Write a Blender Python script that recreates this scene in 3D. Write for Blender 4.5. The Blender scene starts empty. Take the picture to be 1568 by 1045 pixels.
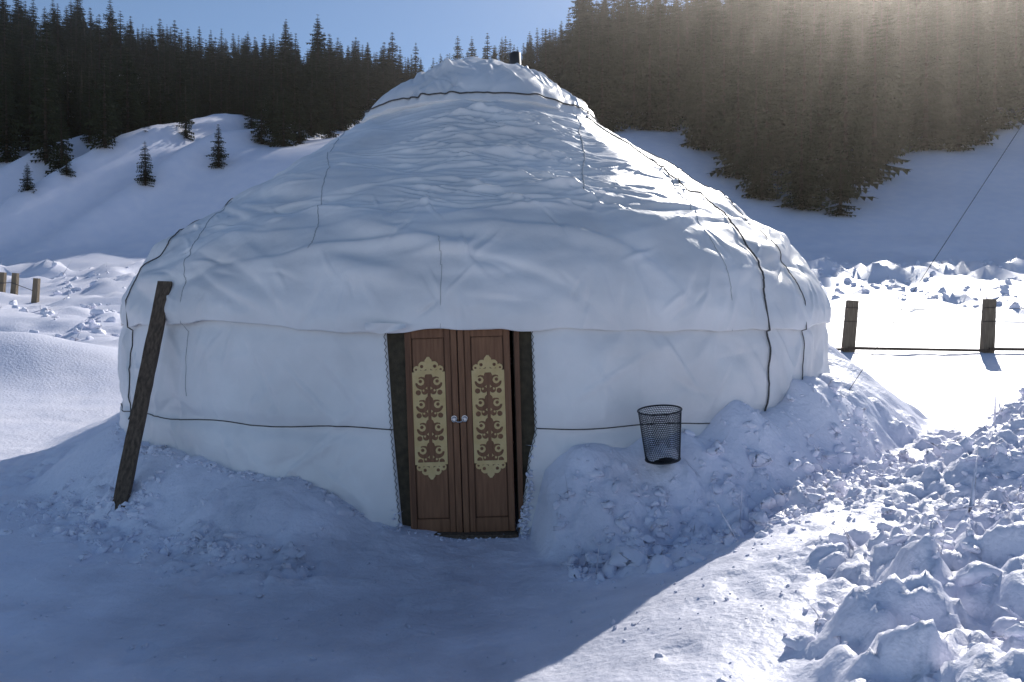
import bpy, bmesh, math, random
import numpy as np
from mathutils import Vector, Matrix
rng=np.random.default_rng(11); random.seed(5)
scene=bpy.context.scene
AZ=math.radians(28); EL=math.radians(30.5)
CX,CY,R0=-0.39,10.25,4.05

# ---------------------------------------------------------------- noise
def hsh(ix,iy,seed):
    n=(ix*374761393+iy*668265263+seed*144269504)&0xffffffff
    n=((n^(n>>13))*1274126177)&0xffffffff
    n=n^(n>>16)
    return n/4294967296.0
def vn(x,y,seed=0):
    fx=np.floor(x);fy=np.floor(y);ix=fx.astype(np.int64);iy=fy.astype(np.int64)
    u=x-fx;v=y-fy;u=u*u*u*(u*(u*6-15)+10);v=v*v*v*(v*(v*6-15)+10)
    a=hsh(ix,iy,seed);b=hsh(ix+1,iy,seed);c=hsh(ix,iy+1,seed);d=hsh(ix+1,iy+1,seed)
    return (a*(1-u)+b*u)*(1-v)+(c*(1-u)+d*u)*v-0.5
def fbm(x,y,o=4,seed=0,g=.5):
    s=0;a=1.0
    for i in range(o):
        s=s+a*vn(x,y,seed+i*7)
        x,y=(x*1.6+y*1.2)+3.1,(-x*1.2+y*1.6)+7.7
        a*=g
    return s
def blocks(x,y,seed):
    fx=np.floor(x).astype(np.int64);fy=np.floor(y).astype(np.int64)
    f1=np.full(x.shape,9.);f2=np.full(x.shape,9.);h=np.zeros(x.shape)
    for i in(-1,0,1):
        for j in(-1,0,1):
            cx=fx+i;cy=fy+j
            px=cx+hsh(cx,cy,seed);py=cy+hsh(cx,cy,seed+1)
            d=np.hypot(x-px,y-py)
            tx=hsh(cx,cy,seed+2)-.5;ty=hsh(cx,cy,seed+3)-.5
            hh=hsh(cx,cy,seed+4)+(tx*(x-px)+ty*(y-py))*1.3
            near=d<f1
            f2=np.where(near,f1,np.minimum(f2,d));h=np.where(near,hh,h);f1=np.where(near,d,f1)
    e=np.clip((f2-f1)*2.2,0,1);e=e*e*(3-2*e)
    return h*e
def ss(a,b,x):
    t=np.clip((x-a)/(b-a),0,1);return t*t*(3-2*t)

# ---------------------------------------------------------------- terrain
def pile_edge(y): return np.interp(y,[0,3.0,4.3,5.5,7.0,8.5,10,14],[.5,.80,1.25,2.05,3.2,4.6,5.8,7.5])
def masks(x,y):
    dx=x-CX;dy=y-CY
    d=np.hypot(dx,dy)-R0
    ph=np.degrees(np.arctan2(dx,-dy))
    pm=ss(0.0,1.0,x-pile_edge(y)+.35*fbm(x*1.3,y*1.3,3,50))*(1-ss(9.5,12.5,y))*(1-ss(8,11,x))
    return d,ph,pm
def H(x,y,detail=True):
    x=np.asarray(x,float);y=np.asarray(y,float)
    yc=np.minimum(y,46)
    z=.115*np.logaddexp(0,(yc-8.5)/1.2)*1.2
    t=x/np.maximum(y,46)
    m=np.interp(t,[-.65,-.3,-.12,.1,.3,.6],[.42,.41,.40,.47,.53,.55])
    s=3*np.logaddexp(0,(np.minimum(y,1000)-46)/3)
    yr=np.interp(t,[-.6,0,.3],[112.,118.,130.])-46
    hill=m*(yr-5*np.logaddexp(0,(yr-s)/5.))
    hill=hill-m*(yr-5*np.logaddexp(0,yr/5.))
    hill=hill+4.6*ss(46,61+3*vn(x*.06,x*0,74),y)*(1-ss(-.2,-.05,t))
    far=ss(48,75,y)
    z=z+hill+far*(fbm(x/30,y/30,3,3)*4.5)
    # spurs on the left-hand slope
    xl=np.interp(y,[46,50,58,66,80],[-31.5,-30,-26.5,-23.5,-19])
    z=z+ss(44,50,y)*(1-ss(66,80,y))*(2.3*np.exp(-((x-xl)/1.4)**2)+1.3*np.exp(-((x-xl-4.5)/1.2)**2)+1.4*np.exp(-((x-xl+5)/1.5)**2))
    d,ph,pm=masks(x,y)
    hb=np.interp(ph,[-180,-100,-70,-50,-25,-15,-9.5,0,7.4,9,12,25,40,60,90,140,180],
                    [.5,.4,.4,.48,.46,.34,.10,0,.02,.46,.62,.74,.86,1.0,1.05,.9,.5])
    w=np.interp(ph,[-180,-60,-10,8,40,70,90,180],[1.2,1.0,.95,.8,1.05,1.5,1.7,1.5])
    wn=w*(1+.35*fbm(x*1.1,y*1.1,3,20))
    f=1-np.clip(d/wn,0,1); f=f*f*(3-2*f)
    raised=.30*ss(-1.0,.5,x-np.interp(y,[2,3,4.6,5.6,7.5,9.5],[-.10,.40,1.10,1.75,2.9,4.2]))*(1-ss(9,12,y))
    hbn=hb*(1+.35*fbm(ph*.12,d*0+.3,3,21))
    z=z+np.maximum(hbn*f,raised)+.25*np.minimum(hbn*f,raised)
    band=np.exp(-((d-wn*.72)/.45)**2)
    near=1-ss(14,30,y);near2=1-ss(8,10,y)
    z=z+near*(.05*fbm(x*.5,y*.5,3,8))*ss(.2,1.5,d+.5)
    trod=np.exp(-(((x+.4)/1.3)**2+((y-5)/1.6)**2))
    z=z-.05*trod
    z=z+.75*np.exp(-(((x+9.2)/2.6)**2+((y-14.5)/1.3)**2))+.45*np.exp(-(((x+7.0)/1.6)**2+((y-17)/1.1)**2))
    z=z+.55*np.exp(-(((x+14)/4)**2+((y-20)/1.5)**2))
    z=z+pm*(.26+.36*fbm(x*.8,y*.8,3,31)+.14*ss(0,2.5,x-pile_edge(y)))
    fieldm=ss(15,22,y)*(1-ss(46,50,y))
    z=z+fieldm*(.35*fbm(x*.25,y*.45,4,61)+.5*np.maximum(0,fbm(x*.7,y*1.0,3,67))*ss(-.1,.25,fbm(x*.08,y*.15,2,70)))
    z=z+np.exp(-((y-38-3*vn(x*.08,x*0,72))/2.6)**2)*(.4+1.0*fbm(x*.5,y*.6,5,73,.6))
    if detail:
        rough=np.clip(pm*1.2,0,1)
        z=z+rough*(.15*blocks(x*2.4+fbm(x*3,y*3,2,4)*.8,y*2.4+fbm(x*3,y*3,2,5)*.8,40)*ss(-.35,.2,fbm(x*.9,y*.9,2,41))
            +.085*blocks(x*5.5+fbm(x*6,y*6,2,8)*.6,y*5.5+fbm(x*5,y*5,2,9)*.6,45)+.03*blocks(x*13,y*13,46)+.04*fbm(x*5,y*5,4,33,.5)-.1)
        rb=np.clip(band*ss(3,12,np.abs(ph))*(1-ss(60,85,np.abs(ph))),0,1)*near
        rb=rb*np.clip(.6+1.5*fbm(x*1.2,y*1.2,2,77),0,1)*(1+.3*(ph>0))
        z=z+rb*(.09*blocks(x*3.6,y*3.6,80)+.045*blocks(x*9,y*9,85)+.04*fbm(x*6,y*6,4,34,.5))
        nn=near*(1-rough)
        z=z+nn*(.016*fbm(x*3.5,y*3.5,3,90)+.008*near2*fbm(x*14,y*14,3,91))*ss(0,.3,d+.2)
        fp=np.maximum(0,vn(x*4.2,y*3.2,95)-.2)
        z=z-nn*near2*.09*fp*ss(.1,.5,d)
        z=z+fieldm*.26*blocks(x*.9,y*1.2,100)*ss(.0,.3,fbm(x*.1,y*.2,2,71)+.15)
    return z
def grow(start,step,ratio,end):
    o=[];v=start;s=step
    while v<end:
        s*=ratio;v+=s;o.append(v)
    return o
xs=np.array([-v for v in grow(5.6,.026,1.033,6000)][::-1]+list(np.arange(-5.6,6.2,.024))+grow(6.2,.024,1.03,6000))
ys=np.array([-v for v in grow(-2.4,.04,1.12,3000)][::-1]+list(np.arange(2.4,9.5,.024))+grow(9.5,.024,1.018,6000))
def grid_mesh(name,P,mat=None,smooth=True,wrap=False):
    ny,nx=P.shape[:2]
    me=bpy.data.meshes.new(name)
    i=np.arange(ny*nx).reshape(ny,nx)
    if wrap:
        i2=np.concatenate([i,i[:,:1]],1)
    else: i2=i
    q=np.stack([i2[:-1,:-1],i2[:-1,1:],i2[1:,1:],i2[1:,:-1]],-1).reshape(-1,4)
    me.vertices.add(ny*nx);me.vertices.foreach_set('co',P.reshape(-1).astype(np.float32))
    me.loops.add(q.size);me.loops.foreach_set('vertex_index',q.reshape(-1).astype(np.int32))
    me.polygons.add(len(q));me.polygons.foreach_set('loop_start',np.arange(0,q.size,4,dtype=np.int32))
    me.update(calc_edges=True)
    if smooth: me.polygons.foreach_set('use_smooth',np.ones(len(q),dtype=bool))
    ob=bpy.data.objects.new(name,me);scene.collection.objects.link(ob)
    if mat: me.materials.append(mat)
    return ob
def poly_mesh(name,V,F,mat=None,smooth=False,parent=None):
    me=bpy.data.meshes.new(name);me.from_pydata([tuple(v) for v in V],[],F);me.update()
    if smooth: me.polygons.foreach_set('use_smooth',np.ones(len(me.polygons),dtype=bool))
    ob=bpy.data.objects.new(name,me);scene.collection.objects.link(ob)
    if mat: me.materials.append(mat)
    if parent: ob.parent=parent
    return ob

# ---------------------------------------------------------------- materials
def mat(name,c1,c2,scale=5,rough=.8,bump=.2,bscale=60,bdist=.01,stretch=(1,1,1),metal=0,detail=6,spec=.3):
    m=bpy.data.materials.new(name);m.use_nodes=True;nt=m.node_tree;b=nt.nodes['Principled BSDF']
    tc=nt.nodes.new('ShaderNodeTexCoord');mp=nt.nodes.new('ShaderNodeMapping');mp.inputs['Scale'].default_value=stretch
    nt.links.new(tc.outputs['Object'],mp.inputs[0])
    n=nt.nodes.new('ShaderNodeTexNoise');n.inputs['Scale'].default_value=scale;n.inputs['Detail'].default_value=detail
    nt.links.new(mp.outputs[0],n.inputs['Vector'])
    r=nt.nodes.new('ShaderNodeValToRGB');r.color_ramp.elements[0].position=.3;r.color_ramp.elements[1].position=.7
    r.color_ramp.elements[0].color=(*c1,1);r.color_ramp.elements[1].color=(*c2,1)
    nt.links.new(n.outputs[0],r.inputs[0]);nt.links.new(r.outputs[0],b.inputs['Base Color'])
    b.inputs['Roughness'].default_value=rough;b.inputs['Metallic'].default_value=metal;b.inputs['Specular IOR Level'].default_value=spec
    n2=nt.nodes.new('ShaderNodeTexNoise');n2.inputs['Scale'].default_value=bscale;n2.inputs['Detail'].default_value=5
    nt.links.new(mp.outputs[0],n2.inputs['Vector'])
    bp=nt.nodes.new('ShaderNodeBump');bp.inputs['Strength'].default_value=bump;bp.inputs['Distance'].default_value=bdist
    nt.links.new(n2.outputs[0],bp.inputs['Height']);nt.links.new(bp.outputs[0],b.inputs['Normal'])
    return m
M_snow=mat('snow',(.79,.80,.91),(.88,.87,.95),scale=1.3,rough=.5,bump=.6,bscale=24,bdist=.02,spec=.4)
M_canvas=mat('canvas',(.66,.65,.65),(.83,.82,.82),scale=1.4,rough=.40,bump=.4,bscale=14,bdist=.010,spec=.5,detail=9)
M_seam=mat('seam_thread',(.42,.42,.42),(.52,.52,.52))
M_rope=mat('rope',(.05,.05,.05),(.12,.11,.10),scale=40)
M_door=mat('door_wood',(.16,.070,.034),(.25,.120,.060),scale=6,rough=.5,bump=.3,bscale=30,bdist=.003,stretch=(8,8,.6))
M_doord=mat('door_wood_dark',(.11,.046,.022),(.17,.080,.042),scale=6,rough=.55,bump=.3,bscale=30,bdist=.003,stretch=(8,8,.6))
M_orn=mat('ornament_paint',(.56,.39,.17),(.66,.49,.24),scale=12,rough=.6,bump=.1)
M_felt=mat('felt',(.055,.045,.030),(.10,.080,.052),scale=20,rough=.95,bump=.6,bscale=150,bdist=.004)
M_old=mat('weathered_wood',(.06,.042,.030),(.16,.115,.08),scale=8,rough=.85,bump=.6,bscale=40,bdist=.006,stretch=(6,6,.5))
M_oldl=mat('fence_wood',(.13,.10,.07),(.25,.20,.14),scale=8,rough=.85,bump=.6,bscale=40,bdist=.006,stretch=(6,6,.5))
M_steel=mat('steel',(.35,.35,.37),(.5,.5,.52),rough=.25,metal=1,bump=.05)
M_wire=mat('dark_wire',(.02,.02,.025),(.05,.05,.055),rough=.5,bump=0,metal=.5)
M_pipe=mat('sooty_metal',(.06,.055,.05),(.14,.13,.12),rough=.6,metal=.5)
M_bark=mat('bark',(.03,.022,.016),(.07,.05,.038),scale=3)
M_fir=mat('spruce_needles',(.016,.024,.011),(.042,.052,.024),scale=.7,rough=.85,bump=0,spec=.15)

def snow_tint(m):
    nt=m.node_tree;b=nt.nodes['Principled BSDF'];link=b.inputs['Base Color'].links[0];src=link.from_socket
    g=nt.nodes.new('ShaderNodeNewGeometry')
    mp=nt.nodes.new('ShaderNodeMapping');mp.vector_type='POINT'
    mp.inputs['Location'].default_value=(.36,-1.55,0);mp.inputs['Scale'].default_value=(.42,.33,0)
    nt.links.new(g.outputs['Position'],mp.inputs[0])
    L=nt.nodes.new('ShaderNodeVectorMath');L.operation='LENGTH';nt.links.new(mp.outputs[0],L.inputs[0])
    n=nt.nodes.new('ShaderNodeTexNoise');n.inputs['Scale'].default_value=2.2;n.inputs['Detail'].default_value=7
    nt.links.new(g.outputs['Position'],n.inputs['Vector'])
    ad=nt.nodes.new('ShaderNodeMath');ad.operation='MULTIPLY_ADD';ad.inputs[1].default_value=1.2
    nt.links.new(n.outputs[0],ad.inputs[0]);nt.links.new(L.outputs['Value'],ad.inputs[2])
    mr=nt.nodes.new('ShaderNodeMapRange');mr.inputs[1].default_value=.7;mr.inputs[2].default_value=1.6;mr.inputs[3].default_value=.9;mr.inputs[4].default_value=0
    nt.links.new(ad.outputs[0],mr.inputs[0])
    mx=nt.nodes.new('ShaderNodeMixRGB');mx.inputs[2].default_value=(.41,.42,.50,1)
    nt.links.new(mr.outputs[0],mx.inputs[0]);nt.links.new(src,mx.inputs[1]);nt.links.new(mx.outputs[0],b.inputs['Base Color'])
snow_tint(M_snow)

X,Y=np.meshgrid(xs,ys)
ZG=H(X,Y)
P=np.stack([X,Y,ZG],-1)
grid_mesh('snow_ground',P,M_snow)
def h1(x,y):
    i=int(np.clip(np.searchsorted(xs,x)-1,0,len(xs)-2));j=int(np.clip(np.searchsorted(ys,y)-1,0,len(ys)-2))
    u=(x-xs[i])/(xs[i+1]-xs[i]);v=(y-ys[j])/(ys[j+1]-ys[j])
    return float((ZG[j,i]*(1-u)+ZG[j,i+1]*u)*(1-v)+(ZG[j+1,i]*(1-u)+ZG[j+1,i+1]*u)*v)

# ---------------------------------------------------------------- yurt
yurt=bpy.data.objects.new('yurt',None);scene.collection.objects.link(yurt)
def smooth_profile(pts,n,sig):
    pts=np.array(pts);d=np.r_[0,np.cumsum(np.hypot(*np.diff(pts,axis=0).T))]
    s=np.linspace(0,d[-1],n);r=np.interp(s,d,pts[:,0]);z=np.interp(s,d,pts[:,1])
    k=np.exp(-.5*(np.arange(-3*sig,3*sig+1)/sig)**2);k/=k.sum();q=3*sig
    def sm(a):
        pad=np.r_[2*a[0]-a[q:0:-1],a,2*a[-1]-a[-2:-q-2:-1]]
        return np.convolve(pad,k,'valid')
    r,z=sm(r),sm(z)
    tr=np.gradient(r,s);tz=np.gradient(z,s);l=np.hypot(tr,tz)
    return s,r,z,tz/l,-tr/l
def phis(nf,nb,lim=115):
    a=np.linspace(-lim,lim,nf);b=np.linspace(lim,360-lim,nb+2)[1:-1]
    return np.radians(np.r_[a,b])
def creases(A,S,lst):
    D=np.zeros(A.shape);sc=S[:,0]
    for a0,v0,an,L,w,am,k in lst:
        ext=abs(math.sin(an))*L*2.2+w*5+abs(k)*L*L*4
        i0=np.searchsorted(sc,v0-ext);i1=np.searchsorted(sc,v0+ext)
        if i1<=i0: continue
        a=A[i0:i1]-a0;v=S[i0:i1]-v0
        c,s=math.cos(an),math.sin(an)
        du=a*c+v*s;dv=-a*s+v*c+k*du*du
        D[i0:i1]+=am*np.exp(-(du/L)**2)*np.where(dv>0,np.exp(-(dv/w)**2),np.exp(-(dv/(w*1.8))**2))
    return D
prof=[(4.075,1.60),(4.10,1.74),(4.05,1.94),(3.93,2.16),(3.73,2.40),(3.34,2.70),(2.70,3.13),(1.98,3.66),(1.42,4.03),(1.0,4.30),(.3,4.62)]
s,r,z,nr,nz=smooth_profile(prof,380,8)
ph=phis(1600,150)
Aph,S=np.meshgrid(ph,s);PHw=np.where(Aph>math.pi,Aph-2*math.pi,Aph)
RR=np.repeat(r[:,None],len(ph),1);ZZ=np.repeat(z[:,None],len(ph),1)
A=PHw*RR
lst=[]
U=rng.uniform
for i in range(330):
    v0=U(1.15,4.1);rr=np.interp(v0,s,r)
    p=math.radians(rng.normal(12,26) if i%3 else U(-80,80))
    L=U(.08,.5);sh=i%4
    lst.append((p*rr,v0,rng.normal(.0,.17),L,U(.008,.024),U(.004,.013)*(1 if sh else 1.6),U(-.3,.3)))
for i in range(150):
    v0=U(1.2,3.4);rr=np.interp(v0,s,r);p=math.radians(rng.normal(8,10))
    lst.append((p*rr,v0,rng.normal(-.12,.18),U(.10,.5),U(.010,.018),U(.014,.030),U(-.4,.4)))
for i in range(110):
    v0=U(.25,2.0);rr=np.interp(v0,s,r)
    lst.append((math.radians(U(-100,100))*rr,v0,rng.normal(-.12,.32),U(.25,.9),U(.03,.10),rng.choice([-1,1])*U(.012,.040),U(-.35,.35)))
for i in range(90):
    v0=U(.12,1.4);rr=np.interp(v0,s,r)
    lst.append((math.radians(U(-100,100))*rr,v0,U(-1.3,1.3),U(.05,.20),U(.010,.022),rng.choice([-1,1])*U(.008,.020),U(-1,1)))
for i in range(90):
    v0=U(-.02,.30);rr=4.1
    lst.append((math.radians(U(-100,100))*rr,v0,math.pi/2+U(-.6,.6),U(.06,.28),U(.02,.05),rng.choice([-1,1])*U(.008,.026),0))
D=creases(A,S,lst)
D+=.10*fbm(A*.6,S*.9,3,200)+.024*fbm(A*1.8,S*3.4,3,210)
D+=.010*np.abs(np.sin(PHw*13+1))*ss(1.8,2.6,S)*-1
D*=.25+.75*ss(-.1,.25,S)
Zh=ZZ+D*nz[:,None]; Rh=RR+D*nr[:,None]
hemw=(1-ss(0,.35,S));Zh+=hemw*(.07*fbm(A*.9,A*0,3,220)+.022*fbm(A*4,A*0,2,221))
PR=np.stack([CX+Rh*np.sin(PHw),CY-Rh*np.cos(PHw),Zh],-1)
lip1=PR[0].copy();lip1[:,0]=CX+(Rh[0]-.02)*np.sin(PHw[0]);lip1[:,1]=CY-(Rh[0]-.02)*np.cos(PHw[0])
lip2=lip1.copy();lip2[:,2]+=.12
o=grid_mesh('roof_canvas',np.concatenate([lip2[None],lip1[None],PR],0),M_canvas,wrap=True);o.parent=yurt
def surf(phi_deg,rr,off=.012):
    sv=np.interp(-rr,-r,s) ; iv=int(np.clip(round(np.interp(sv,s,np.arange(len(s)))),0,len(s)-1))
    p=math.radians(phi_deg);ip=int(np.argmin(np.abs(ph-p if p<=ph.max() else ph-p)))
    q=PR[iv,ip];return (q[0]+off*nr[iv]*math.sin(p),q[1]-off*nr[iv]*math.cos(p),q[2]+off*nz[iv])
def tube(name,pts,rad,m,parent=None,cyc=False):
    cu=bpy.data.curves.new(name,'CURVE');cu.dimensions='3D';cu.bevel_depth=rad;cu.bevel_resolution=2
    sp=cu.splines.new('POLY');sp.points.add(len(pts)-1)
    for q,p in zip(sp.points,pts): q.co=(*p,1)
    sp.use_cyclic_u=cyc
    cu.materials.append(m);ob=bpy.data.objects.new(name,cu);scene.collection.objects.link(ob)
    if parent: ob.parent=parent
    return ob
# ---- wall
KD=6.2/1255.
def edge_phi(zv,side):
    py=490+(1.65-zv)/KD
    if side<0: px=np.interp(py,[490,510,665,830],[586,588,598,613])
    else: px=np.interp(py,[490,500,665,700,822],[814,815,821,812,796])
    return np.arcsin(((px-784)*KD-CX)/R0)
zw=np.linspace(-.25,1.72,150)
un=np.linspace(0,1,1500)
eR=edge_phi(zw,1)[:,None];eL=edge_phi(zw,-1)[:,None]
PW=eR+(2*math.pi+eL-eR)*un[None]
ZW=np.repeat(zw[:,None],len(un),1)
Pm=np.where(PW>math.pi,PW-2*math.pi,PW);AW=Pm*R0
lst=[]
for i in range(200):
    lst.append((math.radians(U(-95,95))*R0,U(0,1.6),U(-1.3,1.3),U(.1,.5),U(.02,.07),rng.choice([-1,1])*U(.004,.018),U(-.5,.5)))
for i in range(16):
    lst.append((rng.choice([-1,1])*U(.6,1.2),U(.2,1.4),rng.choice([-1,1])*U(.5,1.1),U(.2,.5),U(.015,.03),U(.006,.014),0))
for i in range(60):
    lst.append((math.radians(U(-95,95))*R0,U(1.15,1.55),rng.choice([-1,1])*U(.8,1.5),U(.12,.35),U(.015,.04),U(.008,.020),0))
for i in range(50):   # pull marks around the belt rope
    lst.append((math.radians(U(-95,95))*R0,.80+rng.choice([-1,1])*U(.06,.2),math.pi/2+U(-.5,.5),U(.05,.18),U(.012,.03),U(.006,.014),0))
Sw=ZW
DW=creases(AW,Sw,lst)+.07*fbm(AW*.8,ZW*.8,3,300)+.018*fbm(AW*3,ZW*3,3,301)
DW-=.03*np.exp(-((ZW-.80+.03*np.cos(AW))/.07)**2)
DW*=.15+.85*ss(0,.5,np.minimum(np.abs(PW-eR),np.abs(PW-2*math.pi-eL))*R0)
RW=4.045+.03*(1.6-ZW)/1.6+DW*(1-.6*ss(1.4,1.62,ZW))
RW=RW-.015*ss(1.45,1.62,ZW)
PWa=np.stack([CX+RW*np.sin(Pm),CY-RW*np.cos(Pm),ZW],-1)
def inn(row,dr):
    q=row.copy();q[:,0]-= (q[:,0]-CX)*dr/R0;q[:,1]-=(q[:,1]-CY)*dr/R0;return q
a=inn(PWa[:,0],.14);b=inn(PWa[:,-1],.14)
o=grid_mesh('wall_canvas',np.concatenate([a[:,None],PWa,b[:,None]],1),M_canvas);o.parent=yurt
def wallpt(phi_deg,zv,off=.012):
    p=math.radians(phi_deg);iz=int(np.argmin(abs(zw-zv)));ip=int(np.argmin(abs(Pm[iz]-p)))
    rr=RW[iz,ip]+off;return (CX+rr*math.sin(p),CY-rr*math.cos(p),zv)
# ---- crown cover
cp=[(1.49,3.97),(1.45,4.06),(1.30,4.22),(1.06,4.40),(.8,4.57),(.52,4.70),(.25,4.77),(.02,4.78)]
s2,r2,z2,nr2,nz2=smooth_profile(cp,90,4)
ph2=phis(760,100)
P2,S2=np.meshgrid(ph2,s2);P2=np.where(P2>math.pi,P2-2*math.pi,P2);R2=np.repeat(r2[:,None],len(ph2),1);A2=P2*R2
lst=[]
for i in range(120):
    v0=U(0,1.3);rr=np.interp(v0,s2,r2)
    lst.append((math.radians(U(-110,110))*rr,v0,math.pi/2+U(-.9,.9),U(.1,.4),U(.012,.035),rng.choice([-1,1])*U(.008,.028),U(-.3,.3)))
x2=R2*np.sin(P2);y2=R2*np.cos(P2)
D2=creases(A2,S2,lst)*(1-.8*ss(.15,0,S2))+.09*fbm(x2*1.1,y2*1.1,3,400)*ss(0,.4,S2)+.015*fbm(A2*4,S2*4,2,401)
ed=(1-ss(0,.25,S2))
R2d=R2+D2*nr2[:,None];Z2d=z2[:,None]+D2*nz2[:,None]+ed*(.08*fbm(P2*2.2,P2*0,3,411)-.01)
Z2d=Z2d+.09*np.exp(-((x2-.62)**2+(y2)**2)/.06)-.03*np.exp(-((x2-.28)**2+(y2)**2)/.04)+.07*np.exp(-((x2+.05)**2+(y2)**2)/.10)
PC=np.stack([CX+R2d*np.sin(P2),CY-R2d*np.cos(P2),Z2d],-1)
lp=PC[0].copy();lp[:,0]-=(lp[:,0]-CX)*.05;lp[:,1]-=(lp[:,1]-CY)*.05;lp[:,2]-=.02
o=grid_mesh('crown_cover',np.concatenate([lp[None],PC],0),M_canvas,wrap=True);o.parent=yurt
tube('crown_rope',[tuple(PC[6,i]+np.array([math.sin(P2[6,i])*.010,-math.cos(P2[6,i])*.010,.004])) for i in range(0,len(ph2),3)],.008,M_rope,yurt,True)
def roofline(name,pp,rad,m,wall=None,off=.01):
    rs=np.array([q[1] for q in pp]);fs=np.array([q[0] for q in pp]);tt=np.linspace(0,1,160);k=np.linspace(0,1,len(pp))
    pts=[surf(float(np.interp(t,k,fs)),float(np.interp(t,k,rs)),off) for t in tt]
    if wall:
        for zv in np.linspace(1.55,wall,24): pts.append(wallpt(fs[-1],float(zv),off))
    tube(name,pts,rad,m,yurt)
roofline('rope_1',[(58,1.42),(54,2.2),(48,2.9),(44,3.5),(41,3.9),(40,4.09)],.008,M_rope,.75,off=.014)
roofline('rope_2',[(75,1.42),(66,2.4),(58,3.2),(52,3.7),(50,4.09)],.005,M_rope,.8)
roofline('rope_3',[(-110,1.42),(-85,2.4),(-66,3.2),(-55,3.7),(-53,4.09)],.006,M_rope,.7)
roofline('seam_1',[(48,1.45),(32,2.05),(22,2.8),(17.5,3.3)],.005,M_seam,off=.004)
roofline('seam_2',[(-72,1.45),(-45,2.1),(-28,2.8),(-19,3.7),(-18,3.9)],.003,M_seam,off=.002)
roofline('seam_3',[(-2.6,3.85),(-2.2,3.95),(-2,4.09)],.003,M_seam,off=.002)
roofline('seam_4',[(60,2.2),(40,3.1),(34,3.6),(33,4.09)],.003,M_seam,off=.002)
roofline('seam_5',[(-60,3.0),(-45,3.6),(-38,4.0),(-36,4.09)],.003,M_seam,1.0,off=.002)
for nm,a0,a1 in(('belt_rope_right',8.2,100),('belt_rope_left',-95,-7.3)):
    tube(nm,[wallpt(float(q),.82-.12*(1-math.cos(math.radians(float(q))))+.012*math.sin(q*.35),.004) for q in np.linspace(a0,a1,260)],.0045,M_rope,yurt)
fl=[]
for i in range(14):
    for j in range(6):
        u=i/13;v=j/5;x0=-1.10+.30*u;zt=1.63-.01*u
        fl.append((x0+.01*v,6.125-.02*math.sin(u*5+v*2)-.01*v,zt-.085*v*(1-abs(u-.35))))
grid_mesh('door_flap',np.array(fl).reshape(14,6,3),M_canvas).parent=yurt
def cyl(name,r1,r2,h,loc,m,parent=None,seg=32,rot=None,cap=True,bev=0):
    bm=bmesh.new();bmesh.ops.create_cone(bm,cap_ends=cap,segments=seg,radius1=r1,radius2=r2,depth=h)
    me=bpy.data.meshes.new(name);bm.to_mesh(me);bm.free();me.materials.append(m)
    for p in me.polygons: p.use_smooth=len(p.vertices)<=4
    ob=bpy.data.objects.new(name,me);scene.collection.objects.link(ob);ob.location=loc
    if rot: ob.rotation_euler=rot
    if parent: ob.parent=parent
    return ob
cyl('stovepipe',.075,.075,1.2,(.07,10.95,4.58),M_pipe,yurt,rot=(0,math.radians(-3),0))

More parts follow.
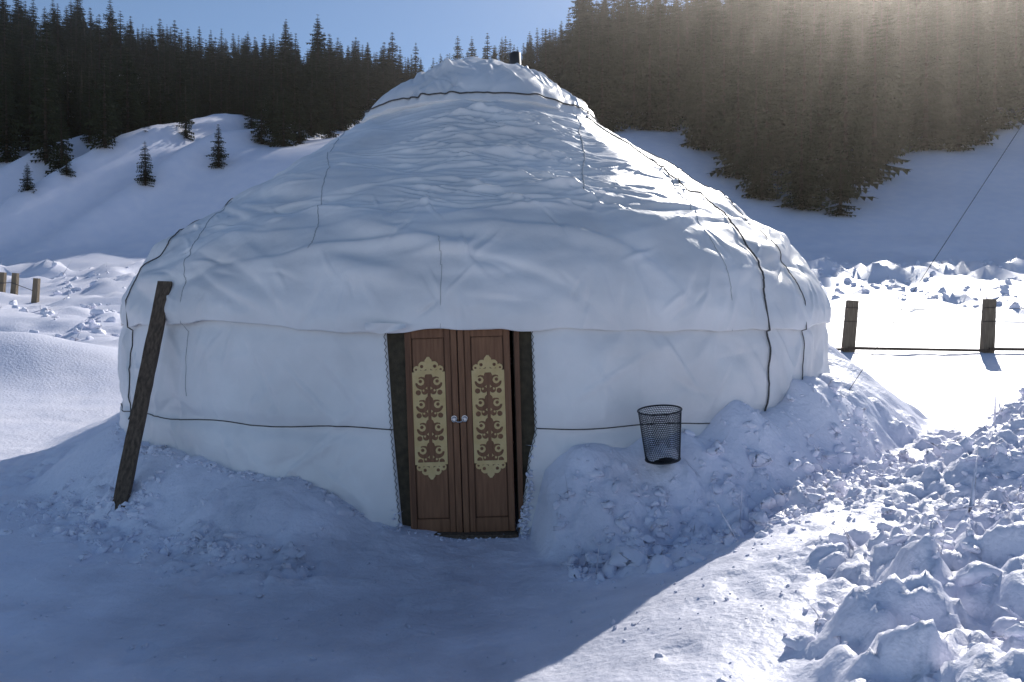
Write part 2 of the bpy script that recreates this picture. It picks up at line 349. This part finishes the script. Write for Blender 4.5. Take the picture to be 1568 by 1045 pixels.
# ---------------------------------------------------------------- door
def box(name,x0,x1,y0,y1,z0,z1,m,parent,bev=.004):
    bm=bmesh.new();bmesh.ops.create_cube(bm,size=1)
    for v in bm.verts: v.co=((x0+x1)/2+v.co.x*(x1-x0),(y0+y1)/2+v.co.y*(y1-y0),(z0+z1)/2+v.co.z*(z1-z0))
    if bev: bmesh.ops.bevel(bm,geom=bm.edges[:],offset=bev,segments=2,affect='EDGES')
    me=bpy.data.meshes.new(name);bm.to_mesh(me);bm.free();me.materials.append(m)
    ob=bpy.data.objects.new(name,me);scene.collection.objects.link(ob)
    if parent: ob.parent=parent
    return ob
door=bpy.data.objects.new('door',None);scene.collection.objects.link(door);door.parent=yurt
door.location=(-.372,6.25,.0);door.rotation_euler=(0,math.radians(-1.8),0)
W=.400;HT=1.66
for nm,sg in(('left',-1),('right',1)):
    def bx(n,a,b,y0,y1,z0,z1,m=M_door):
        a,b=sorted((a*sg,b*sg));return box('leaf_%s_%s'%(nm,n),a,b,y0,y1,z0,z1,m,door)
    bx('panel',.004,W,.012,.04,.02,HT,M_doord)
    bx('meeting_stile',.004,.050,-.022,.0115,.02,HT)
    bx('inner_stile',.054,.098,-.012,.0118,.02,HT)
    bx('outer_stile',W-.048,W,-.012,.0117,.02,HT)
    bx('bottom_rail',.100,W-.050,-.010,.0116,.02,.13)
    bx('top_rail',.100,W-.050,-.010,.0114,HT-.14,HT)
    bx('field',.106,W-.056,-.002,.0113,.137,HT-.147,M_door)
    c=.0025;hw=.125;uu=np.arange(-hw,hw-1e-6,c)+c/2;ww=np.arange(-.47,.47,c)+c/2
    Ux,Wz=np.meshgrid(uu,ww);a=np.abs(Ux);wm=np.abs(Wz)
    def circ(cx,cy,rr,X=a,Y=wm): return np.hypot(X-cx,Y-cy)<rr
    rect=wm<.355
    pz=.176;q=((Wz)%pz)-pz/2
    def cq(cx,cy,rr): return np.hypot(a-cx,q-cy)<rr
    br=(a<.013)|cq(0,.052,.030)
    br|=(cq(.054,.006,.049)&~cq(.062,.016,.027))&~((a>.078)&(q>.008))
    br|=cq(.064,.020,.013)
    br|=cq(.034,-.058,.024)&~cq(.042,-.050,.008)
    br|=cq(.082,-.066,.020)
    br&=(a<.106)&(wm<.338)
    cream=rect&~br
    fl_=(a<.014)&(wm<.43)|circ(0,.435,.028)|(circ(.042,.402,.034)&~circ(.050,.398,.013))|(circ(.088,.376,.026)&~circ(.094,.374,.009))|((a+np.abs(wm-.46)*.8<.016))|((a<.10)&(wm<.368))
    cream|=(~rect)&fl_
    idx=np.argwhere(cream);V=[];F=[];vid={}
    for j,i in idx:
        f=[]
        for (jj,ii) in((j,i),(j,i+1),(j+1,i+1),(j+1,i)):
            k=(jj,ii)
            if k not in vid: vid[k]=len(V);V.append((-hw+ii*c,0,-.47+jj*c))
            f.append(vid[k])
        F.append(f)
    ob=poly_mesh('leaf_%s_ornament'%nm,V,F,M_orn,parent=door);ob.location=(sg*.2265,-.006,.905)
    md=ob.modifiers.new('t','SOLIDIFY');md.thickness=.004;md.offset=0
    h1_=cyl('leaf_%s_handle_plate'%nm,.023,.023,.010,(sg*.040,-.027,.90),M_steel,door,rot=(math.pi/2,0,0))
    tube('leaf_%s_ring_pull'%nm,[(sg*.040+.017*math.cos(t),-.040,.893+.017*math.sin(t)) for t in np.linspace(0,2*math.pi,20)[:-1]],.0045,M_steel,door,True)
tube('padlock_hasp',[(-.03,-.045,.89),(-.015,-.05,.875),(.012,-.05,.875),(.03,-.045,.89)],.006,M_steel,door)
def dpt(px,py,y=6.285): return ((px-784)*KD,y,1.65-(py-490)*KD)
def prism(name,pts,th,m,parent):
    n=len(pts);V=[p for p in pts]+[(p[0],p[1]+th,p[2]) for p in pts]
    F=[list(range(n)),list(range(2*n-1,n-1,-1))]+[[i,i+n,(i+1)%n+n,(i+1)%n] for i in range(n)]
    return poly_mesh(name,V,F,m,parent=parent)
prism('felt_jamb_left',[dpt(570,484),dpt(578,600),dpt(590,700),dpt(600,835),dpt(640,835),dpt(622,484)],.05,M_felt,yurt)
prism('felt_jamb_right',[dpt(784,484),dpt(795,835),dpt(815,835),dpt(840,700),dpt(842,600),dpt(835,484)],.05,M_felt,yurt)
prism('door_post_left',[dpt(617,484,6.235),dpt(631,832,6.235),dpt(638,832,6.235),dpt(624,484,6.235)],.045,M_doord,yurt)
prism('door_post_right',[dpt(786,484,6.235),dpt(796,832,6.235),dpt(803,832,6.235),dpt(794,484,6.235)],.045,M_doord,yurt)
box('threshold',-.86,.05,6.14,6.28,-.06,.025,M_old,yurt,.008)
for nm,sd in(('left',-1),('right',1)):
    pts=[]
    for k,zv in enumerate(np.linspace(1.57,.1,60)):
        p=float(edge_phi(np.array(zv),sd));pts.append((CX+4.07*math.sin(p)+(.010 if k%2 else -.004)*-sd,CY-4.075*math.cos(p),zv))
    tube('lacing_'+nm,pts,.003,M_rope,yurt)

# ---------------------------------------------------------------- plank
def beam(name,p0,p1,w0,w1,t,m,parent=None,n=24,seed=1,tw=0):
    p0=Vector(p0);p1=Vector(p1);d=(p1-p0).normalized();sx=d.cross(Vector((0,1,0)));sx.normalize();sy=d.cross(sx)
    rr=random.Random(seed);V=[];F=[]
    for i in range(n+1):
        u=i/n;c=p0.lerp(p1,u);w=w0+(w1-w0)*u
        for a,b in((-1,-1),(-.6,-1.08),(.6,-1.05),(1,-1),(1,1),(-1,1)):
            j=lambda:rr.uniform(-.04,.04)
            V.append(c+sx*(w*(a+j())/2)+sy*(t*(b+j())/2))
    for i in range(n):
        for k in range(6): F.append([i*6+k,i*6+(k+1)%6,i*6+6+(k+1)%6,i*6+6+k])
    F.append(list(range(6))[::-1]);F.append([n*6+k for k in range(6)])
    return poly_mesh(name,V,F,m,parent=parent)
beam('wooden_plank',(-3.12,6.35,-.1),(-3.04,7.2,1.98),.115,.12,.045,M_old)

# ---------------------------------------------------------------- wire basket
bk=bpy.data.objects.new('wire_basket',None);scene.collection.objects.link(bk)
bx_,by_=1.135,6.14
bz=max(h1(bx_,by_)-.04,.6)
def ringm(name,r1,r2,z0,z1,nr_,nz_,m):
    V=[];F=[]
    for j in range(nz_+1):
        for i in range(nr_):
            t=j/nz_;rr=r1+(r2-r1)*t;a=2*math.pi*(i+.5*j)/nr_;V.append((rr*math.cos(a),rr*math.sin(a),z0+(z1-z0)*t))
    for j in range(nz_):
        for i in range(nr_): F.append([j*nr_+i,j*nr_+(i+1)%nr_,(j+1)*nr_+(i+1)%nr_,(j+1)*nr_+i])
    return poly_mesh(name,V,F,m,parent=bk)
o=ringm('mesh_side',.128,.160,0,.38,54,24,M_wire);md=o.modifiers.new('w','WIREFRAME');md.thickness=.0036
tube('rim',[(.161*math.cos(a),.161*math.sin(a),.38) for a in np.linspace(0,2*math.pi,48)[:-1]],.007,M_wire,bk,True)
tube('foot_ring',[(.128*math.cos(a),.128*math.sin(a),.003) for a in np.linspace(0,2*math.pi,48)[:-1]],.007,M_wire,bk,True)
cyl('base_plate',.126,.126,.008,(0,0,.004),M_wire,bk)
sv=[];sf=[]
for j in range(9):
    for i in range(24):
        rr=.118*(1-j/8.);aa=2*math.pi*i/24;sv.append((rr*math.cos(aa),rr*math.sin(aa),.03+.07*math.sqrt(j/8.)+.02*math.sin(3*aa+j)))
for j in range(8):
    for i in range(24): sf.append([j*24+i,j*24+(i+1)%24,(j+1)*24+(i+1)%24,(j+1)*24+i])
poly_mesh('snow_inside',sv,sf,M_snow,True,bk)
bk.location=(bx_,by_,bz);bk.rotation_euler=(math.radians(6),math.radians(-5),0)

# ---------------------------------------------------------------- snow chunks
def chunk_variant(seed):
    rr=np.random.default_rng(seed);bm=bmesh.new()
    for i in range(15):
        v=rr.normal(size=3);v/=np.linalg.norm(v);v*=rr.uniform(.75,1.05);bm.verts.new((v[0],v[1]*rr.uniform(.8,1),v[2]*.75))
    res=bmesh.ops.convex_hull(bm,input=bm.verts[:])
    bmesh.ops.delete(bm,geom=[v for v in bm.verts if not v.link_faces],context='VERTS')
    bmesh.ops.bevel(bm,geom=bm.edges[:]+bm.verts[:],offset=.10,segments=1,affect='EDGES')
    bmesh.ops.triangulate(bm,faces=bm.faces[:])
    for _ in range(2):
        bmesh.ops.subdivide_edges(bm,edges=[e for e in bm.edges if e.calc_length()>.28],cuts=1,use_grid_fill=True)
        bmesh.ops.triangulate(bm,faces=bm.faces[:])
    co=np.array([v.co[:] for v in bm.verts])
    co*= (1+.30*fbm(co[:,0]*2.4+seed,co[:,1]*2.4+co[:,2]*1.7,4,seed,.6))[:,None]
    bm.verts.index_update();F=np.array([[v.index for v in f.verts] for f in bm.faces]);bm.free()
    return co,F
VAR=[chunk_variant(100+i) for i in range(14)]
CV=[];CF=[];cnt=0
def add_chunk(x,y,size,sink=.35,flat=1.0,zabs=None):
    global cnt
    co,F=VAR[rng.integers(len(VAR))]
    sc=np.array([U(.7,1.3),U(.7,1.3),U(.6,1.0)*flat])*size
    e=Matrix.Rotation(U(0,6.28),3,'Z')@Matrix.Rotation(rng.normal(0,.5),3,'X')@Matrix.Rotation(rng.normal(0,.5),3,'Y')
    p=(co*sc)@np.array(e).T
    p=p+np.array([x,y,(h1(x,y)+size*(.5-sink)) if zabs is None else zabs])
    CV.append(p);CF.append(F+cnt);cnt+=len(p)
CX_=U(.5,8.5,18000);CY_=U(2.6,11,18000);PMv=masks(CX_,CY_)[2]*(.3+.7*(fbm(CX_*1.1,CY_*1.1,2,500)>0));ok=U(0,1,18000)<PMv
for x,y in list(zip(CX_[ok],CY_[ok]))[:3600]:
    sz=min(.15,.014*math.exp(abs(rng.normal(0,.9))));add_chunk(float(x),float(y),sz,.6 if sz>.07 else .4)
for i in range(900):
    a=math.radians(U(9,55));d=abs(rng.normal(.72,.3));x=CX+(R0+d)*math.sin(a);y=CY-(R0+d)*math.cos(a)
    add_chunk(x,y,min(.11,.015*math.exp(abs(rng.normal(0,.85)))),.42)
for i in range(400):
    a=math.radians(U(-52,-11));d=rng.normal(.85,.18);x=CX+(R0+d)*math.sin(a);y=CY-(R0+d)*math.cos(a)
    add_chunk(x,y,min(.07,.013*math.exp(abs(rng.normal(0,.7)))),.4)
for i in range(90):
    add_chunk(-3.1+rng.normal(0,.16),6.4+rng.normal(0,.16),U(.015,.05))
for i in range(300):
    add_chunk(U(-3.5,2.0),U(3,5.6),.007*math.exp(abs(rng.normal(0,.6))),.3)
# crusted snow packed along the doorway edges and wall foot
for i in range(110):
    zz=abs(rng.normal(0,.3))
    if zz>.72: continue
    xx=float((np.interp(490+(1.65-zz)/KD,[490,665,700,822],[815,821,812,798])-784)*KD)
    add_chunk(xx+rng.normal(.015,.015),6.21+rng.normal(0,.02),U(.010,.034),zabs=zz)
for i in range(40):
    zz=abs(rng.normal(0,.10));add_chunk(-.85-zz*.15+rng.normal(0,.015),6.21+rng.normal(0,.02),U(.008,.024),zabs=zz)
for i in range(70):
    add_chunk(U(-1.0,.15),6.13+rng.normal(0,.03),U(.006,.022),.4)
for i in range(260):
    a=math.radians(U(-60,-10));x=CX+(R0+.05+abs(rng.normal(0,.06)))*math.sin(a);y=CY-(R0+.05+abs(rng.normal(0,.06)))*math.cos(a)
    add_chunk(x,y,.012*math.exp(abs(rng.normal(0,.7))),.5)
for px,py,s_ in((.78,5.35,.14),(.55,5.55,.10),(1.35,5.75,.12),(1.62,5.95,.13),(1.75,5.75,.15),(2.0,6.15,.12),(3.9,7.3,.2),(.95,5.15,.12)):
    add_chunk(px,py,s_,.4,.8)
tf=U(17,44,4000);xf=U(-.75,.75,4000)*tf;okf=(fbm(xf*.1,tf*.2,2,71)>-.08)|(np.abs(tf-38)<3)
for x,y in list(zip(xf[okf],tf[okf]))[:1100]: add_chunk(float(x),float(y),U(.05,.26),.5)
me=bpy.data.meshes.new('snow_chunks');V=np.concatenate(CV);F=np.concatenate(CF)
me.vertices.add(len(V));me.vertices.foreach_set('co',V.reshape(-1).astype(np.float32))
me.loops.add(F.size);me.loops.foreach_set('vertex_index',F.reshape(-1).astype(np.int32))
me.polygons.add(len(F));me.polygons.foreach_set('loop_start',np.arange(0,F.size,3,dtype=np.int32))
me.update(calc_edges=True);me.polygons.foreach_set('use_smooth',np.ones(len(F),dtype=bool))
me.materials.append(M_snow);ob=bpy.data.objects.new('snow_chunks',me);scene.collection.objects.link(ob)

# ---------------------------------------------------------------- fences, wires
f1=bpy.data.objects.new('wooden_fence',None);scene.collection.objects.link(f1)
pp=[(3.9,17.3),(6.95,17.0),(9.85,17.0),(12.9,17.2),(16,17.6)]
for i,(x,y) in enumerate(pp):
    g=h1(x,y);beam('post_%d'%i,(x,y,g-.3),(x+.05+.06*(i%2),y,2.02+.03*i),.24,.20,.16,M_oldl,f1,n=8,seed=i)
for i in range(len(pp)-1):
    a,b=pp[i],pp[i+1]
    beam('rail_%d'%i,(a[0],a[1]-.1,h1(*a)+.07),(b[0],b[1]-.1,h1(*b)+.04),.06,.05,.05,M_old,f1,n=10,seed=20+i)
    for zz in(1.62,1.9):
        tube('wire_%d'%i,[(a[0],a[1]-.09,zz),((a[0]+b[0])/2,a[1]-.09,zz-.04),(b[0],b[1]-.09,zz)],.005,M_wire,f1)
f2=bpy.data.objects.new('wooden_fence',None);scene.collection.objects.link(f2)
for i,(x,y) in enumerate([(-18.7,30),(-18.0,29.6),(-16.6,28.5),(-20.4,31)]):
    g=h1(x,y);beam('post_%d'%i,(x,y,g-.3),(x+.1,y,g+U(.6,.95)),.2,.17,.16,M_oldl,f2,n=6,seed=40+i)
tube('wire',[(-20.4,30.9,h1(-20.4,31)+.5),(-18,29.5,h1(-18,29.6)+.45),(-16.6,28.4,h1(-16.6,28.5)+.4)],.012,M_wire,f2)
pole=bpy.data.objects.new('utility_pole',None);scene.collection.objects.link(pole)
beam('pole_shaft',(7.6,8,-.3),(7.6,8,8.4),.22,.16,.18,M_oldl,pole,n=16)
tube('guy_wire',[(3.3,8.0,h1(3.3,8.0)),(5.0,8,3.62),(7.6,8,8.3)],.003,M_wire,pole)

# ---------------------------------------------------------------- spruces
def spruce_mesh(name,h,seed,wid=.17):
    rr=random.Random(seed);V=[];F=[];MI=[]
    for i in range(9):
        for k in range(6):
            a=k*math.pi/3;ra=.016*h*(1-i/8.)+.01;V.append((ra*math.cos(a),ra*math.sin(a),h*i/8.-.3))
    for i in range(8):
        for k in range(6): F.append([i*6+k,i*6+(k+1)%6,i*6+6+(k+1)%6,i*6+6+k]);MI.append(1)
    nw=int(24+h*1.0)
    for w in range(nw):
        u=.05+.94*(w+rr.random()*.6)/nw
        Rw=h*wid*((1-u)**.82)*rr.uniform(.68,1.2)+.06
        if u<.14: Rw*=.5+u*3.3
        nb=rr.randint(6,9);a0=rr.random()*6.28
        for b in range(nb):
            if rr.random()<.08: continue
            a=a0+6.283*b/nb+rr.uniform(-.3,.3);L=Rw*rr.uniform(.65,1.2)
            dr=.25+.35*(1-u);zz=u*h;ca,sa=math.cos(a),math.sin(a)
            def pt(t,side=0,dz=0):
                x=L*t;z_=zz-dr*L*t+.22*L*t*t+dz
                return (x*ca-side*sa,x*sa+side*ca,z_)
            segs=4
            for k in range(segs):
                t0=k/segs;t1=(k+1)/segs;wd=L*.30*(1-t0*.75)*rr.uniform(.7,1.3)
                for sd in(-1,1):
                    i0=len(V);V+= [pt(t0),pt(min(1.05,t1)),pt(min(1.1,t1+.12),sd*wd,-.06*L*rr.random())]
                    F.append([i0,i0+1,i0+2] if sd>0 else [i0,i0+2,i0+1]);MI.append(0)
                i0=len(V);V+=[pt(t0),pt(t1),pt((t0+t1)/2+.1,rr.uniform(-.1,.1)*L,-(.13+.12*rr.random())*L-.03)];F.append([i0,i0+1,i0+2]);MI.append(0)
            i0=len(V);V+=[pt(.85,-.06*L),pt(.85,.06*L),pt(1.15,0,-.02*L)];F.append([i0,i0+1,i0+2]);MI.append(0)
    me=bpy.data.meshes.new(name);me.from_pydata(V,[],F);me.materials.append(M_fir);me.materials.append(M_bark)
    me.polygons.foreach_set('material_index',MI);me.update();return me
SP=[spruce_mesh('spruce_%d'%i,10,60+i,random.Random(i).uniform(.14,.19)) for i in range(9)]
forest=bpy.data.objects.new('spruce_forest',None);scene.collection.objects.link(forest)
dd=np.arange(47,140,.5)
def dist_at(t,el_):
    zz=H(t*dd,dd,False);e=(zz-1.65)/dd
    k=np.argmax(e>=el_);return float(dd[k]) if e.max()>=el_ else 130.
TL=[(-60,270),(0,270),(60,285),(130,285),(180,262),(280,232),(330,200),(372,185),(382,240),(480,225),(560,200),(800,190),(930,215),(1040,210),(1060,240),(1140,300),(1250,320),(1310,316),(1345,290),(1400,250),(1500,245),(1568,205),(1640,195)]
tt=np.linspace(-.72,.72,90)
tl=np.array([dist_at(t,(490-np.interp(t*1255+784,[q[0] for q in TL],[q[1] for q in TL]))/1255.) for t in tt])
n=0
def ridge(t): return np.interp(t,[-.6,0,.3],[112.,118.,130.])
for side,cell in((-1,2.35),(1,2.9)):
  for iy in range(int((140-47)/cell)):
    y0=47+iy*cell
    for ix in range(int(-.75*y0/cell)-1,int(.75*y0/cell)+2):
        x=ix*cell+U(-.45,.45)*cell;y=y0+U(-.45,.45)*cell;t=x/y
        if abs(t)>.72 or (t<.08)!=(side<0): continue
        e_=np.interp(t,tt,tl)
        if y<e_+U(0,2.5): continue
        if y>ridge(t)+8: continue
        hh=(U(4.6,8.0) if t<.08 else U(8,13.0))
        if -.4<t<-.1 and y<e_+9: hh*=.7
        elif t<.12 and U()<.05: hh*=1.4
        o=bpy.data.objects.new('spruce',SP[rng.integers(9)]);o.parent=forest;scene.collection.objects.link(o)
        k=hh/10;wk=k*U(1.0,1.35);o.location=(x,y,h1(x,y)-.2);o.scale=(wk,wk,k);o.rotation_euler=(0,0,U(0,6.28));n+=1
print('trees',n)
for px,py,hp in((225,300,72),(337,258,70),(45,290,48),(105,280,50),(1225,322,150),(1285,330,120),(1165,308,110)):
    t=(px-784)/1255.;d=dist_at(t,(490-py)/1255.)
    o=bpy.data.objects.new('spruce_tree',SP[rng.integers(9)]);scene.collection.objects.link(o)
    k=hp/1255.*d/10;o.location=(t*d,d,h1(t*d,d)-.15);o.scale=(k*1.6,k*1.6,k)

# ---------------------------------------------------------------- light, sky, camera
w=bpy.data.worlds.new('World');scene.world=w;w.use_nodes=True;nt=w.node_tree
bg=nt.nodes['Background'];sk=nt.nodes.new('ShaderNodeTexSky');sk.sky_type='NISHITA';sk.sun_disc=False
sk.sun_elevation=EL;sk.sun_rotation=AZ;sk.altitude=2200;sk.air_density=1.05;sk.dust_density=.4;sk.ozone_density=2.5
nt.links.new(sk.outputs[0],bg.inputs[0]);bg.inputs[1].default_value=.115
hz=bpy.data.materials.new('haze');hz.use_nodes=True;hn=hz.node_tree;hn.nodes.remove(hn.nodes['Principled BSDF'])
vs=hn.nodes.new('ShaderNodeVolumeScatter');vs.inputs['Density'].default_value=.0008;vs.inputs['Anisotropy'].default_value=.85;vs.inputs['Color'].default_value=(1,.93,.86,1)
hn.links.new(vs.outputs[0],hn.nodes['Material Output'].inputs['Volume'])
ho=box('valley_haze',-160,190,22,150,-5,75,hz,None,0)
sd=Vector((math.sin(AZ)*math.cos(EL),math.cos(AZ)*math.cos(EL),math.sin(EL)))
l=bpy.data.lights.new('sun','SUN');l.energy=5;l.angle=math.radians(.5);l.color=(1,.95,.88)
lo=bpy.data.objects.new('sun',l);scene.collection.objects.link(lo);lo.rotation_euler=sd.to_track_quat('Z','Y').to_euler();lo.location=(10,20,30)
cam=bpy.data.cameras.new('camera');cam.lens=28.8;cam.sensor_width=36;cam.clip_end=9000;cam.clip_start=.05
co=bpy.data.objects.new('camera',cam);scene.collection.objects.link(co);co.location=(0,0,1.65);co.rotation_euler=(math.radians(90-1.48),0,0)
scene.camera=co
scene.view_settings.view_transform='Standard';scene.view_settings.look='None';scene.view_settings.exposure=0
